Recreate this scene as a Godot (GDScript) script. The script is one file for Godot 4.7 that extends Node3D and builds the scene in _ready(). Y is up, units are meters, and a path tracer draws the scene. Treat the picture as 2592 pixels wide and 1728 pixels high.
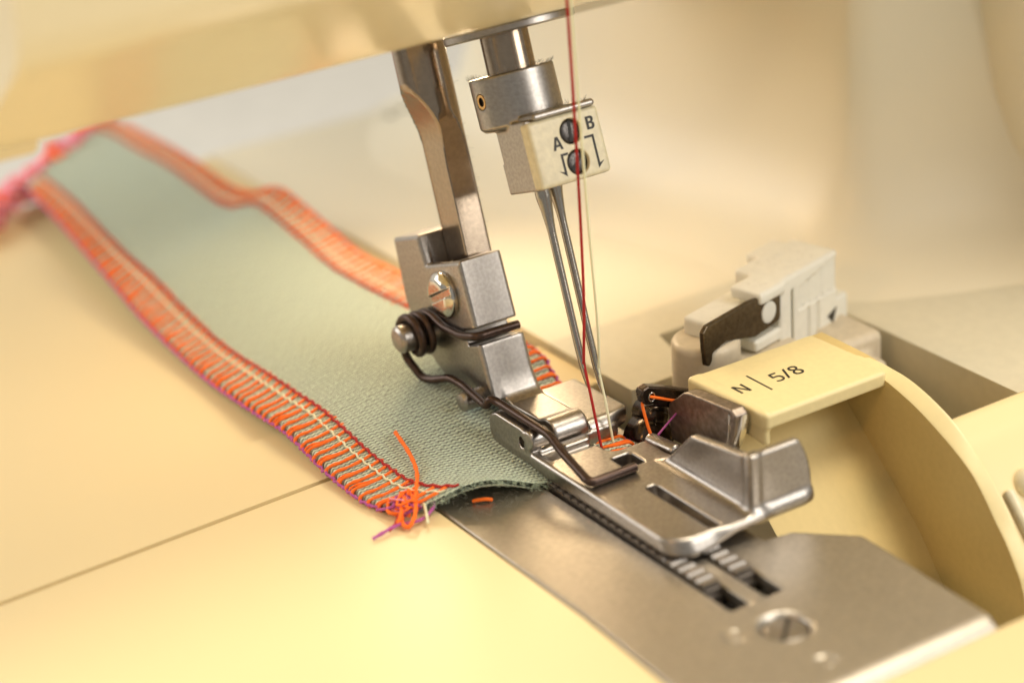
extends Node3D
# A close-up of an overlock sewing machine. All shapes are laid out in millimetres: x to the operator's right, y up, z towards the operator,
# with the top of the needle plate at y = 0; the builders turn millimetres into metres.

const MM := 0.001
# the inclined frame of the needle bar and presser bar: x, along the bars, towards the operator
const TILT := Basis(Vector3(1, 0, 0), Vector3(0, 0.9415, -0.337), Vector3(0, 0.337, 0.9415))

# the camera, held a little tilted in front and to the left of the machine
const CAM_P := Vector3(-0.14356, 0.13601, 0.21576)
const CAM_X := Vector3(0.83761, -0.06588, 0.54229)
const CAM_Y := Vector3(0.27575, 0.90794, -0.31562)
const CAM_F := Vector3(0.47157, -0.4139, -0.77866)

var M := {}
var LE := []   # left and right edge of the fabric strip
var RE := []
var TL := 0.0
var TR := 0.0

# ------------------------------------------------------------------ mesh builder
class Mb:
	var v := PackedVector3Array()
	var n := PackedVector3Array()
	var uv := PackedVector2Array()
	var idx := PackedInt32Array()

	func vert(p: Vector3, nn: Vector3, t := Vector2.ZERO) -> int:
		v.append(p); n.append(nn); uv.append(t)
		return v.size() - 1

	func tri(a: int, b: int, c: int) -> void:
		var g := (v[b] - v[a]).cross(v[c] - v[a])
		if g.dot(n[a] + n[b] + n[c]) > 0.0:
			idx.append_array(PackedInt32Array([a, c, b]))
		else:
			idx.append_array(PackedInt32Array([a, b, c]))

	func quad(a: int, b: int, c: int, d: int) -> void:
		tri(a, b, c); tri(a, c, d)

	# rows of points; smooth normals from the grid, turned to the side that «out» points to
	func grid(rows: Array, uvs: Array, out: Vector3, wrap := false, flip := false) -> void:
		var h := rows.size()
		var w: int = rows[0].size()
		var base := v.size()
		for i in h:
			for j in w:
				var j0 := (j - 1 + w) % w if wrap else maxi(j - 1, 0)
				var j1 := (j + 1) % w if wrap else mini(j + 1, w - 1)
				var du: Vector3 = rows[i][j1] - rows[i][j0]
				var dv: Vector3 = rows[mini(i + 1, h - 1)][j] - rows[maxi(i - 1, 0)][j]
				var nn := du.cross(dv).normalized()
				if out != Vector3.ZERO and nn.dot(out) < 0.0:
					nn = -nn
				if flip:
					nn = -nn
				vert(rows[i][j], nn, uvs[i][j] if uvs.size() else Vector2(rows[i][j].x, rows[i][j].z))
		for i in h - 1:
			for j in (w if wrap else w - 1):
				var k := (j + 1) % w
				quad(base + i * w + j, base + i * w + k, base + (i + 1) * w + k, base + (i + 1) * w + j)

	# turns the normals away from an axis and the triangles with them
	func reorient() -> void:
		for i in range(0, idx.size(), 3):
			var a := idx[i]
			var b := idx[i + 1]
			var c := idx[i + 2]
			if (v[b] - v[a]).cross(v[c] - v[a]).dot(n[a] + n[b] + n[c]) > 0.0:
				idx[i + 1] = c
				idx[i + 2] = b

	func face(pts: Array, nn: Vector3) -> void:
		var base := v.size()
		for p in pts:
			vert(p, nn, Vector2(p.x + p.y, p.z + p.y))
		for i in range(1, pts.size() - 1):
			tri(base, base + i, base + i + 1)

	func mesh(frame := Transform3D()) -> ArrayMesh:
		var a := []
		a.resize(Mesh.ARRAY_MAX)
		var vv := PackedVector3Array()
		var nn := PackedVector3Array()
		vv.resize(v.size()); nn.resize(v.size())
		for i in v.size():
			vv[i] = (frame * v[i]) * 0.001
			nn[i] = frame.basis * n[i]
		a[Mesh.ARRAY_VERTEX] = vv
		a[Mesh.ARRAY_NORMAL] = nn
		a[Mesh.ARRAY_TEX_UV] = uv
		a[Mesh.ARRAY_INDEX] = idx
		var m := ArrayMesh.new()
		m.add_surface_from_arrays(Mesh.PRIMITIVE_TRIANGLES, a)
		return m

func V(x: float, y: float, z: float) -> Vector3:
	return Vector3(x, y, z)

func part(called: String, mb: Mb, mat: Material, parent: Node, frame := Transform3D()) -> MeshInstance3D:
	var o := MeshInstance3D.new()
	o.name = called
	o.mesh = mb.mesh(frame)
	o.material_override = mat
	parent.add_child(o, true)
	return o

func thing(called: String, label: String, category: String, group := "") -> Node3D:
	var o := Node3D.new()
	o.name = called
	add_child(o, true)
	tag(o, label, category, group)
	return o

func tag(o: Node, label: String, category: String, group := "") -> void:
	o.set_meta("label", label)
	o.set_meta("category", category)
	if group != "":
		o.set_meta("group", group)

# ------------------------------------------------------------------ distance functions
func bx(p: Vector3, lo: Vector3, hi: Vector3, r: float) -> float:
	var h := (hi - lo) * 0.5
	var q := (p - lo - h).abs() - h + Vector3(r, r, r)
	return q.max(Vector3.ZERO).length() + minf(maxf(q.x, maxf(q.y, q.z)), 0.0) - r

func r2(x: float, y: float, x0: float, y0: float, x1: float, y1: float, r: float) -> float:
	var qx := absf(x - (x0 + x1) * 0.5) - (x1 - x0) * 0.5 + r
	var qy := absf(y - (y0 + y1) * 0.5) - (y1 - y0) * 0.5 + r
	return Vector2(maxf(qx, 0), maxf(qy, 0)).length() + minf(maxf(qx, qy), 0) - r

func smin(a: float, b: float, k: float) -> float:
	var h := maxf(k - absf(a - b), 0.0) / k
	return minf(a, b) - h * h * k * 0.25

func smax(a: float, b: float, k: float) -> float:
	return -smin(-a, -b, k)

func rmax(a: float, b: float, r: float) -> float:
	return minf(-r, maxf(a, b)) + Vector2(maxf(r + a, 0), maxf(r + b, 0)).length()

func cyl(rad: float, along: float, half: float, r: float) -> float:
	return rmax(rad, absf(along) - half, r)

func seg2(p: Vector2, a: Vector2, b: Vector2) -> float:
	var ab := b - a
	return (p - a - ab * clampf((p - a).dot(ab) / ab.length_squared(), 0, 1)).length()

func poly2(p: Vector2, g: PackedVector2Array) -> float:
	var d := INF
	var s := 1.0
	var n := g.size()
	for i in n:
		var a := g[i]
		var b := g[(i + 1) % n]
		d = minf(d, seg2(p, a, b))
		if (a.y > p.y) != (b.y > p.y) and p.x < (b.x - a.x) * (p.y - a.y) / (b.y - a.y) + a.x:
			s = -s
	return d * s

# surface nets over a distance function, only near the surface
func sdf(f: Callable, lo: Vector3, hi: Vector3, c: float, loose := 1.3) -> Mb:
	var e := c * 0.37
	lo -= Vector3(c * 2.1, c * 2.13, c * 2.17)
	hi += Vector3(c, c, c) * 2.0
	var nx := int((hi.x - lo.x) / c) + 2
	var ny := int((hi.y - lo.y) / c) + 2
	var nz := int((hi.z - lo.z) / c) + 2
	var val := PackedFloat32Array()
	val.resize(nx * ny * nz)
	val.fill(1.0)
	var bs := 6
	var act := PackedInt32Array()
	var reach := (bs * 0.5 + 1.0) * c * 1.74 * loose
	for bk in range(0, nz, bs):
		for bj in range(0, ny, bs):
			for bi in range(0, nx, bs):
				var d: float = f.call(lo + Vector3(bi + bs * 0.5, bj + bs * 0.5, bk + bs * 0.5) * c)
				var k1 := mini(bk + bs, nz)
				var j1 := mini(bj + bs, ny)
				var i1 := mini(bi + bs, nx)
				if absf(d) > reach:
					if d < 0.0:
						for k in range(bk, k1):
							for j in range(bj, j1):
								for i in range(bi, i1):
									val[(k * ny + j) * nx + i] = -1.0
					continue
				act.append_array(PackedInt32Array([bi, bj, bk]))
				for k in range(bk, k1):
					for j in range(bj, j1):
						for i in range(bi, i1):
							val[(k * ny + j) * nx + i] = f.call(lo + Vector3(i, j, k) * c)
	var mb := Mb.new()
	var at := {}
	var sx := 1
	var sy := nx
	var sz := nx * ny
	var corner := PackedInt32Array([0, sx, sy, sx + sy, sz, sx + sz, sy + sz, sx + sy + sz])
	var edges := [[0, 1], [2, 3], [4, 5], [6, 7], [0, 2], [1, 3], [4, 6], [5, 7], [0, 4], [1, 5], [2, 6], [3, 7]]
	for q in range(0, act.size(), 3):
		for k in range(act[q + 2], mini(act[q + 2] + bs, nz - 1)):
			for j in range(act[q + 1], mini(act[q + 1] + bs, ny - 1)):
				for i in range(act[q], mini(act[q] + bs, nx - 1)):
					var o := (k * ny + j) * nx + i
					var mask := 0
					for m in 8:
						if val[o + corner[m]] < 0.0:
							mask |= 1 << m
					if mask == 0 or mask == 255:
						continue
					var sum := Vector3.ZERO
					var cnt := 0
					for ed in edges:
						var a: int = ed[0]
						var b: int = ed[1]
						if ((mask >> a) & 1) == ((mask >> b) & 1):
							continue
						var fa := val[o + corner[a]]
						var t := fa / (fa - val[o + corner[b]])
						var pa := Vector3(a & 1, (a >> 1) & 1, a >> 2)
						var pb := Vector3(b & 1, (b >> 1) & 1, b >> 2)
						sum += pa.lerp(pb, t)
						cnt += 1
					var p := lo + (Vector3(i, j, k) + sum / cnt) * c
					var d0: float = f.call(p)
					var gr := Vector3(f.call(p + Vector3(e, 0, 0)) - d0, f.call(p + Vector3(0, e, 0)) - d0, f.call(p + Vector3(0, 0, e)) - d0) / e
					var gl := maxf(gr.length(), 0.3)
					p -= gr / gl * clampf(d0 / gl, -c * 0.6, c * 0.6)
					at[o] = mb.vert(p, gr / gl, Vector2(p.x, p.z))
	for o in at:
		var i: int = o % nx
		var j: int = (o / nx) % ny
		var k: int = o / sz
		var s: bool = val[o] < 0.0
		if j > 0 and k > 0 and s != (val[o + sx] < 0.0) and at.has(o - sy) and at.has(o - sz) and at.has(o - sy - sz):
			mb.quad(at[o], at[o - sy], at[o - sy - sz], at[o - sz])
		if i > 0 and k > 0 and s != (val[o + sy] < 0.0) and at.has(o - sx) and at.has(o - sz) and at.has(o - sx - sz):
			mb.quad(at[o], at[o - sx], at[o - sx - sz], at[o - sz])
		if i > 0 and j > 0 and s != (val[o + sz] < 0.0) and at.has(o - sx) and at.has(o - sy) and at.has(o - sx - sy):
			mb.quad(at[o], at[o - sx], at[o - sx - sy], at[o - sy])
	return mb

# ------------------------------------------------------------------ curves, tubes, turned shapes
func spline(pts: Array, each: int) -> Array:
	var out := []
	var n := pts.size()
	for i in n - 1:
		var a: Vector3 = pts[maxi(i - 1, 0)]
		var d: Vector3 = pts[mini(i + 2, n - 1)]
		for k in each:
			out.append((pts[i] as Vector3).cubic_interpolate(pts[i + 1], a, d, float(k) / each))
	out.append(pts[n - 1])
	return out

# a wire bent at its corners: each corner is replaced by a small arc
func bend(pts: Array, r: float) -> Array:
	var out := [pts[0]]
	for i in range(1, pts.size() - 1):
		var p: Vector3 = pts[i]
		var a: Vector3 = p + (pts[i - 1] - p).limit_length(minf(r, (pts[i - 1] - p).length() * 0.48))
		var b: Vector3 = p + (pts[i + 1] - p).limit_length(minf(r, (pts[i + 1] - p).length() * 0.48))
		for k in 7:
			var t := k / 6.0
			out.append(a.lerp(p, t).lerp(p.lerp(b, t), t))
	out.append(pts[-1])
	return out

func tube(mb: Mb, pts: Array, r: float, sides := 10, ends := true, wob := 0.0) -> void:
	var n := pts.size()
	var up := Vector3.UP
	var t0: Vector3 = (pts[1] - pts[0]).normalized()
	if absf(t0.dot(up)) > 0.9:
		up = Vector3.RIGHT
	var side := t0.cross(up).normalized()
	var base := mb.v.size()
	for i in n:
		var t: Vector3 = (pts[mini(i + 1, n - 1)] - pts[maxi(i - 1, 0)]).normalized()
		side = (side - t * side.dot(t)).normalized()
		var other := t.cross(side)
		for j in sides:
			var a := TAU * j / sides
			var d := side * cos(a) + other * sin(a)
			var rr := r * (1.0 + wob * sin(a * 2.0 + i * 1.3))
			mb.vert(pts[i] + d * rr, d, Vector2(float(j) / sides, i))
	for i in n - 1:
		for j in sides:
			var k := (j + 1) % sides
			mb.quad(base + i * sides + j, base + i * sides + k, base + (i + 1) * sides + k, base + (i + 1) * sides + j)
	if ends:
		for w in [0, n - 1]:
			var t: Vector3 = (pts[0] - pts[1]).normalized() if w == 0 else (pts[n - 1] - pts[n - 2]).normalized()
			var c := mb.vert(pts[w] + t * r * 0.45, t)
			for j in sides:
				mb.tri(c, base + w * sides + j, base + w * sides + (j + 1) % sides)

# profile of (radius, height) turned about «axis» through «o»; every band gets its own normals
func lathe(mb: Mb, o: Vector3, axis: Vector3, prof: Array, segs := 40, smooth := false) -> void:
	axis = axis.normalized()
	var s := axis.cross(Vector3.RIGHT if absf(axis.x) < 0.8 else Vector3.FORWARD).normalized()
	var q := axis.cross(s)
	for i in prof.size() - 1:
		var a: Vector2 = prof[i]
		var b: Vector2 = prof[i + 1]
		var na := Vector2((b - a).y, -(b - a).x).normalized()
		var nb := na
		if smooth:
			if i > 0:
				var w: Vector2 = a - prof[i - 1]
				na = (na + Vector2(w.y, -w.x).normalized()).normalized()
			if i < prof.size() - 2:
				var w: Vector2 = prof[i + 2] - b
				nb = (nb + Vector2(w.y, -w.x).normalized()).normalized()
		var base := mb.v.size()
		for k in segs + 1:
			var d := s * cos(TAU * k / segs) + q * sin(TAU * k / segs)
			mb.vert(o + d * a.x + axis * a.y, d * na.x + axis * na.y)
			mb.vert(o + d * b.x + axis * b.y, d * nb.x + axis * nb.y)
		for k in segs:
			mb.quad(base + k * 2, base + k * 2 + 1, base + k * 2 + 3, base + k * 2 + 2)

# a smooth profile of (z, y) points swept along x
func sweep_x(mb: Mb, prof: Array, x0: float, x1: float, out: Vector3, nx := 2) -> void:
	var rows := []
	for i in prof.size():
		var row := []
		for k in nx:
			row.append(V(lerpf(x0, x1, float(k) / (nx - 1)), prof[i].y, prof[i].x))
		rows.append(row)
	mb.grid(rows, [], out)

func box(mb: Mb, lo: Vector3, hi: Vector3) -> void:
	for ax in 3:
		for s in [0, 1]:
			var nn := Vector3.ZERO
			nn[ax] = 1.0 if s else -1.0
			var q := []
			for m in [[0, 0], [1, 0], [1, 1], [0, 1]]:
				var p := Vector3.ZERO
				p[ax] = hi[ax] if s else lo[ax]
				p[(ax + 1) % 3] = hi[(ax + 1) % 3] if m[0] else lo[(ax + 1) % 3]
				p[(ax + 2) % 3] = hi[(ax + 2) % 3] if m[1] else lo[(ax + 2) % 3]
				q.append(p)
			mb.face(q, nn)

# flat polygon pushed along «dir» (all points in one plane)
func prism(mb: Mb, pts: Array, dir: Vector3) -> void:
	var g := PackedVector2Array()
	var o: Vector3 = pts[0]
	var nn := dir.normalized()
	var ex: Vector3 = (pts[1] - o).normalized()
	var ey := nn.cross(ex)
	var mid := Vector3.ZERO
	for p in pts:
		g.append(Vector2((p - o).dot(ex), (p - o).dot(ey)))
		mid += p / pts.size()
	var t := Geometry2D.triangulate_polygon(g)
	for s in [0, 1]:
		var base := mb.v.size()
		for p in pts:
			mb.vert(p + dir * s, nn if s else -nn)
		for i in range(0, t.size(), 3):
			mb.tri(base + t[i], base + t[i + 1], base + t[i + 2])
	var turn := 1.0 if Geometry2D.is_polygon_clockwise(g) else -1.0
	for i in pts.size():
		var a: Vector3 = pts[i]
		var b: Vector3 = pts[(i + 1) % pts.size()]
		mb.face([a, b, b + dir, a + dir], nn.cross(b - a).normalized() * turn)

# ------------------------------------------------------------------ materials
func noise(freq: float, lo: Color, hi: Color, oct := 4, s := 1, size := 512) -> NoiseTexture2D:
	var t := NoiseTexture2D.new()
	var f := FastNoiseLite.new()
	f.seed = s
	f.frequency = freq
	f.fractal_octaves = oct
	t.noise = f
	t.width = size
	t.height = size
	t.seamless = true
	var g := Gradient.new()
	g.offsets = PackedFloat32Array([0.2, 0.8])
	g.colors = PackedColorArray([lo, hi])
	t.color_ramp = g
	return t

func mat(called: String, lin: Color, rough: float, metal := 0.0, tile := 12.0, vary := 0.12, rvary := 0.1, bump := 0.0, s := 1) -> StandardMaterial3D:
	var m := StandardMaterial3D.new()
	m.resource_name = called
	m.albedo_color = lin.linear_to_srgb()
	m.roughness = rough
	m.metallic = metal
	if vary > 0.0:
		m.uv1_triplanar = true
		m.uv1_world_triplanar = true
		m.uv1_scale = Vector3.ONE * (1000.0 / tile)
		var k := 1.0 - vary
		m.albedo_texture = noise(0.012, Color(k, k, k), Color.WHITE, 5, s)
		m.roughness = minf(rough + rvary, 1.0)
		var q := (rough - rvary) / (rough + rvary)
		m.roughness_texture = noise(0.02, Color(q, q, q), Color.WHITE, 5, s + 7)
		m.roughness_texture_channel = BaseMaterial3D.TEXTURE_CHANNEL_GREEN
		if bump > 0.0:
			m.heightmap_enabled = true
			m.heightmap_scale = bump * 0.1
			m.heightmap_texture = noise(0.06, Color.BLACK, Color.WHITE, 3, s + 3)
	return m

func knit() -> StandardMaterial3D:
	# a tile of fine jersey, 8 mm wide: 10 wales across, 12 courses along
	var size := 512
	var hi := Image.create(size, size, false, Image.FORMAT_RGB8)
	var co := Image.create(size, size, false, Image.FORMAT_RGB8)
	var rng := RandomNumberGenerator.new()
	rng.seed = 5
	var jit := PackedFloat32Array()
	for i in 130:
		jit.append(rng.randf_range(-0.16, 0.16))
	var fuzz := FastNoiseLite.new()
	fuzz.frequency = 0.09
	fuzz.fractal_octaves = 4
	for y in size:
		for x in size:
			var u := x * 10.0 / size
			var v := y * 12.0 / size
			var w := v + 0.34 * absf(fposmod(u, 1.0) - 0.5) * 2.0 + 0.12 * fuzz.get_noise_2d(x * 0.8, y * 0.8) + jit[(int(floor(v)) % 12) * 10 + int(u) % 10]
			var a := fposmod(w, 1.0)
			var h := pow(sin(a * PI), 0.8) * (0.84 + 0.16 * pow(absf(sin(u * PI)), 0.7))
			h = clampf(h + 0.16 * fuzz.get_noise_2d(x * 1.5, y * 3.0), 0, 1)
			hi.set_pixel(x, y, Color(h, h, h))
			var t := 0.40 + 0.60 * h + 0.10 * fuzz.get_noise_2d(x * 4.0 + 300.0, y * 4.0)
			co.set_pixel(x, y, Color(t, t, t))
	var m := StandardMaterial3D.new()
	m.resource_name = "sage knit"
	m.albedo_color = Color(0.80, 0.92, 0.75).linear_to_srgb()
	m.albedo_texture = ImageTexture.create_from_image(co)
	m.roughness = 0.95
	m.rim_enabled = true
	m.rim = 0.5
	m.heightmap_enabled = true
	m.heightmap_scale = 0.028
	m.heightmap_texture = ImageTexture.create_from_image(hi)
	m.uv1_scale = Vector3(1.0 / 8.0, 1.0 / 8.0, 1)
	return m

func plain(called: String, lin: Color, rough: float, metal := 0.0) -> StandardMaterial3D:
	return mat(called, lin, rough, metal, 1.0, 0.0)

func make_materials() -> void:
	M.cream = mat("cream plastic", Color(0.80, 0.65, 0.365), 0.36, 0.0, 9.0, 0.0, 0.0, 0.0, 2)
	M.cream_matte = mat("cream moulded plastic", Color(0.80, 0.68, 0.37), 0.40, 0.0, 9.0, 0.02, 0.02, 0.0, 3)
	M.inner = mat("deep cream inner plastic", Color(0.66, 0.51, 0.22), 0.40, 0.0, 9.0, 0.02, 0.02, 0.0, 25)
	M.body = mat("cream painted body", Color(0.78, 0.72, 0.565), 0.40, 0.0, 20.0, 0.0, 0.0, 0.0, 4)
	M.head = mat("glossy cream head shell", Color(0.80, 0.70, 0.46), 0.17, 0.0, 20.0, 0.01, 0.01, 0.0, 24)
	M.grey_cast = mat("pale grey casting", Color(0.66, 0.62, 0.49), 0.42, 0.0, 15.0, 0.02, 0.02, 0.0, 5)
	M.rose_cast = mat("beige casting", Color(0.66, 0.575, 0.44), 0.42, 0.0, 10.0, 0.05, 0.04, 0.0, 6)
	M.steel = mat("satin cast steel", Color(0.43, 0.395, 0.365), 0.34, 1.0, 4.0, 0.10, 0.06, 0.004, 8)
	M.dog = mat("feed dog steel", Color(0.34, 0.31, 0.285), 0.45, 1.0, 4.0, 0.1, 0.05, 0.0, 23)
	M.bar = mat("browned steel bar", Color(0.36, 0.285, 0.215), 0.19, 1.0, 6.0, 0.07, 0.03, 0.0, 9)
	M.plate = mat("brushed plate steel", Color(0.54, 0.495, 0.435), 0.43, 1.0, 8.0, 0.06, 0.03, 0.0, 10)
	M.chrome = mat("bright steel", Color(0.68, 0.65, 0.60), 0.14, 1.0, 5.0, 0.1, 0.05, 0.0, 11)
	M.spring = mat("blued spring wire", Color(0.085, 0.055, 0.045), 0.34, 0.75, 5.0, 0.15, 0.05, 0.0, 12)
	M.knife = mat("worn knife steel", Color(0.37, 0.31, 0.265), 0.43, 1.0, 9.0, 0.18, 0.08, 0.0, 13)
	M.hook = mat("dark sheet steel", Color(0.16, 0.125, 0.085), 0.34, 0.9, 7.0, 0.2, 0.08, 0.0, 14)
	M.dark = plain("dark frame", Color(0.012, 0.010, 0.008), 0.6)
	M.loop_steel = mat("dark polished looper steel", Color(0.10, 0.075, 0.06), 0.22, 0.9, 6.0, 0.2, 0.06, 0.0, 15)
	M.print = plain("black print", Color(0.02, 0.018, 0.015), 0.5)
	M.screw_dark = mat("blackened screw", Color(0.11, 0.10, 0.095), 0.35, 0.9, 4.0, 0.3, 0.1, 0.0, 16)
	M.ivory = mat("ivory label plate", Color(0.80, 0.73, 0.52), 0.32, 0.0, 8.0, 0.07, 0.05, 0.0, 17)
	var w := mat("milky nylon", Color(0.95, 0.94, 0.87), 0.30, 0.0, 12.0, 0.02, 0.03, 0.0, 18)
	w.backlight_enabled = true
	w.backlight = Color(0.6, 0.59, 0.52)
	M.nylon = w
	M.needle = mat("needle steel", Color(0.44, 0.40, 0.35), 0.18, 1.0, 3.0, 0.08, 0.04, 0.0, 22)
	M.brass = plain("brass ring", Color(0.55, 0.33, 0.13), 0.25, 1.0)
	M.table = mat("pale table top", Color(0.66, 0.65, 0.62), 0.6, 0.0, 90.0, 0.05, 0.05, 0.0, 19)
	M.wall = mat("pale wall", Color(0.70, 0.69, 0.67), 0.8, 0.0, 150.0, 0.04, 0.05, 0.0, 20)
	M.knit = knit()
	M.fibre = plain("sage fibre", Color(0.58, 0.70, 0.56), 0.9)
	for t in [["orange", Color(1.0, 0.18, 0.01)], ["red", Color(0.42, 0.012, 0.012)], ["white", Color(0.84, 0.83, 0.58)], ["purple", Color(0.46, 0.10, 0.36)], ["pink", Color(0.95, 0.28, 0.40)], ["rose", Color(0.90, 0.40, 0.55)], ["fluff", Color(0.22, 0.20, 0.16)]]:
		var m := plain(t[0] + " thread", t[1], 0.75)
		m.rim_enabled = true
		m.rim = 0.15
		M[t[0]] = m

# ------------------------------------------------------------------ the scene
func _ready() -> void:
	camera_and_light()
	make_materials()
	setting()
	var sm := thing("sewing_machine", "cream overlock sewing machine with steel needle plate and bars", "sewing machine")
	bed(sm)
	head(sm)
	plate(sm)
	looper_cover(sm)
	looper_area(sm)
	bars(sm)
	needle_clamp(sm)
	presser_foot()
	needles()
	fabric()
	threads()

func camera_and_light() -> void:
	var cam := Camera3D.new()
	cam.name = "camera"
	add_child(cam)
	var at := CameraAttributesPhysical.new()
	at.frustum_focal_length = 81.06
	at.frustum_focus_distance = 0.2935
	at.frustum_near = 0.01
	at.frustum_far = 20.0
	at.exposure_aperture = 11.0
	cam.attributes = at
	cam.fov = 16.84
	cam.near = 0.01
	cam.far = 20.0
	cam.transform = Transform3D(Basis(CAM_X, CAM_Y, -CAM_F), CAM_P)
	cam.current = true
	var we := WorldEnvironment.new()
	we.name = "world"
	var e := Environment.new()
	e.background_mode = Environment.BG_COLOR
	e.background_color = Color(0.28, 0.27, 0.245).linear_to_srgb()
	e.tonemap_mode = Environment.TONE_MAPPER_LINEAR
	e.tonemap_exposure = 1.36
	e.sdfgi_enabled = true
	e.ssao_enabled = true
	e.ssil_enabled = true
	we.environment = e
	add_child(we)
	# a broad ceiling light in front of and to the right of the machine, and a warm desk lamp on the left
	lamp("ceiling_light", V(240, 690, 120), V(0, 0, 0), Vector2(0.26, 0.26), Color(1.0, 0.87, 0.66), 0.31)
	lamp("window_light", V(330, 360, 560), V(0, 10, 0), Vector2(0.34, 0.34), Color(1.0, 0.96, 0.88), 0.18)
	lamp("rear_window_light", V(-380, 330, -420), V(40, 20, -60), Vector2(0.40, 0.40), Color(1.0, 0.98, 0.93), 0.19)
	lamp("sewing_light", V(18.5, 44.2, -66), V(-25, 0, 5), Vector2(0.024, 0.018), Color(1.0, 0.76, 0.47), 0.0031)
	lamp("desk_lamp", V(-330, 260, 150), V(-10, 10, 0), Vector2(0.04, 0.04), Color(1.0, 0.56, 0.2), 0.016)

func lamp(called: String, from: Vector3, to: Vector3, size: Vector2, col: Color, energy: float) -> void:
	var l := AreaLight3D.new()
	l.name = called
	l.area_size = size
	l.light_color = col.linear_to_srgb()
	l.light_energy = energy
	l.area_range = 5.0
	l.shadow_enabled = true
	add_child(l)
	l.look_at_from_position(from * MM, to * MM, Vector3.UP)

func setting() -> void:
	var t := Mb.new()
	box(t, V(-1500, -130, -900), V(1500, -100, 900))
	part("table", t, M.table, self).set_meta("kind", "structure")
	var w := Mb.new()
	box(w, V(-1500, -100, -640), V(1500, 1500, -600))
	part("wall", w, M.wall, self).set_meta("kind", "structure")

# ------------------------------------------------------------------ sewing machine: bed, head, column
func bed(sm: Node3D) -> void:
	var a := Mb.new()
	prism(a, [V(-150, -0.06, -13.6), V(-23.0, -0.06, -20.2), V(-23.1, -0.06, 28), V(-24.0, -0.06, 44.5), V(-24.7, -0.06, 58.6), V(31, -0.06, 58.6), V(31, -0.06, 110), V(-150, -0.06, 110)], V(0, -14, 0))
	part("front_bed_panel", a, M.cream, sm)
	var b := Mb.new()
	prism(b, [V(-150, 0, -14.4), V(-23.0, 0, -21.0), V(13.6, 0, -21.0), V(13.6, 0, -36.1), V(-150, 0, -36.1)], V(0, -14, 0))
	part("bed_strip", b, M.cream, sm)
	# the cloth plate behind it lies a little lower, with a sloping edge
	var cp := Mb.new()
	prism(cp, [V(-150, -0.55, -36.9), V(13.6, -0.55, -36.9), V(13.6, -0.55, -143), V(-150, -0.55, -143)], V(0, -13, 0))
	cp.grid([[V(-150, -0.02, -36.12), V(13.6, -0.02, -36.12)], [V(-150, -0.55, -36.9), V(13.6, -0.55, -36.9)]], [], V(0, 0.5, -1))
	part("cloth_plate", cp, M.cream, sm)
	var fl := Mb.new()
	box(fl, V(-150, -100, -143), V(125, -26, 58))
	box(fl, V(-150, -26, -143), V(-60, -15, 58))
	part("machine_base", fl, M.body, sm)
	var d := Mb.new()
	prism(d, [V(13.7, 1.2, -34), V(13.7, 1.2, -13.9), V(24, 1.2, -13.9), V(27, 1.2, -26), V(51.6, 1.2, -26), V(51.6, 1.2, 23.4), V(125, 1.2, 23.4), V(125, 1.2, -34)], V(0, -25, 0))
	part("rear_deck", d, M.grey_cast, sm)
	var slope := Mb.new()
	var deck := []
	for i in 25:
		var t := i / 24.0
		var y := 1.2 * (1.0 - smoothstep(0.0, 0.7, t)) + 0.02
		deck.append([V(13.7, y, -34.02 - 109 * t), V(14.0, y, -34.02 - 109 * t), V(125, y, -34.02 - 109 * t)])
	slope.grid(deck, [], V(0, 1, 0))
	var wall := []
	for i in 25:
		wall.append([V(13.7, -14, deck[i][0].z), deck[i][0]])
	slope.grid(wall, [], V(-1, 0, 0))
	part("rear_deck_slope", slope, M.body, sm)
	var k := Mb.new()
	box(k, V(-22, -16, -20), V(8, -13, 57))
	box(k, V(-21, -12.9, -18), V(3, -3.2, 50))
	box(k, V(5, -12.8, -10.5), V(11.4, -2.0, -4.5))
	part("inner_frame", k, M.dark, sm)
	# the column that carries the arm: a footprint lofted upwards out of a wide fillet
	var foot2 := [Vector2(75, -128), Vector2(60, -124), Vector2(55.5, -116), Vector2(55.5, -104), Vector2(57.7, -82), Vector2(61.3, -62), Vector2(64.0, -46), Vector2(64.8, -33), Vector2(66.5, -29), Vector2(72, -26), Vector2(84, -21), Vector2(90, -17), Vector2(93.5, -11), Vector2(95, 0), Vector2(97, 24), Vector2(130, 24)]
	var rows := []
	for yo in [[-0.6, 24.0], [1.0, 17.5], [2.4, 12.5], [5, 7.6], [10, 3.6], [17, 1.1], [25, 0.0], [40, 0.0], [140, 0.0]]:
		var row := []
		for i in foot2.size():
			var t: Vector2 = (foot2[mini(i + 1, foot2.size() - 1)] - foot2[maxi(i - 1, 0)]).normalized()
			var q: Vector2 = foot2[i] + Vector2(-t.y, t.x) * yo[1]
			row.append(V(q.x, yo[0] + 0.02, q.y))
		rows.append(spline(row, 4))
	var c := Mb.new()
	c.grid(rows, [], V(-1, 0, 1))
	part("column", c, M.body, sm)
	# the rounded right-hand housing, nearer than the column and leaning a little
	var hrows := []
	for i in 15:
		var y := lerpf(0.6, 130.0, i / 14.0)
		var x := 89.0 - (y - 2.0) * 0.165
		var row := [V(x, y, -60), V(x, y, -24)]
		for q in 9:
			var g := PI * 0.5 * q / 8.0
			row.append(V(x + 11.0 * (1.0 - cos(g)), y, -20 + 11.0 * sin(g)))
		row.append(V(x + 20, y, -8.6))
		row.append(V(145, y, -8))
		hrows.append(row)
	var hs := Mb.new()
	hs.grid(hrows, [], V(-1, 0, 1))
	part("right_housing", hs, M.body, sm)

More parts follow.
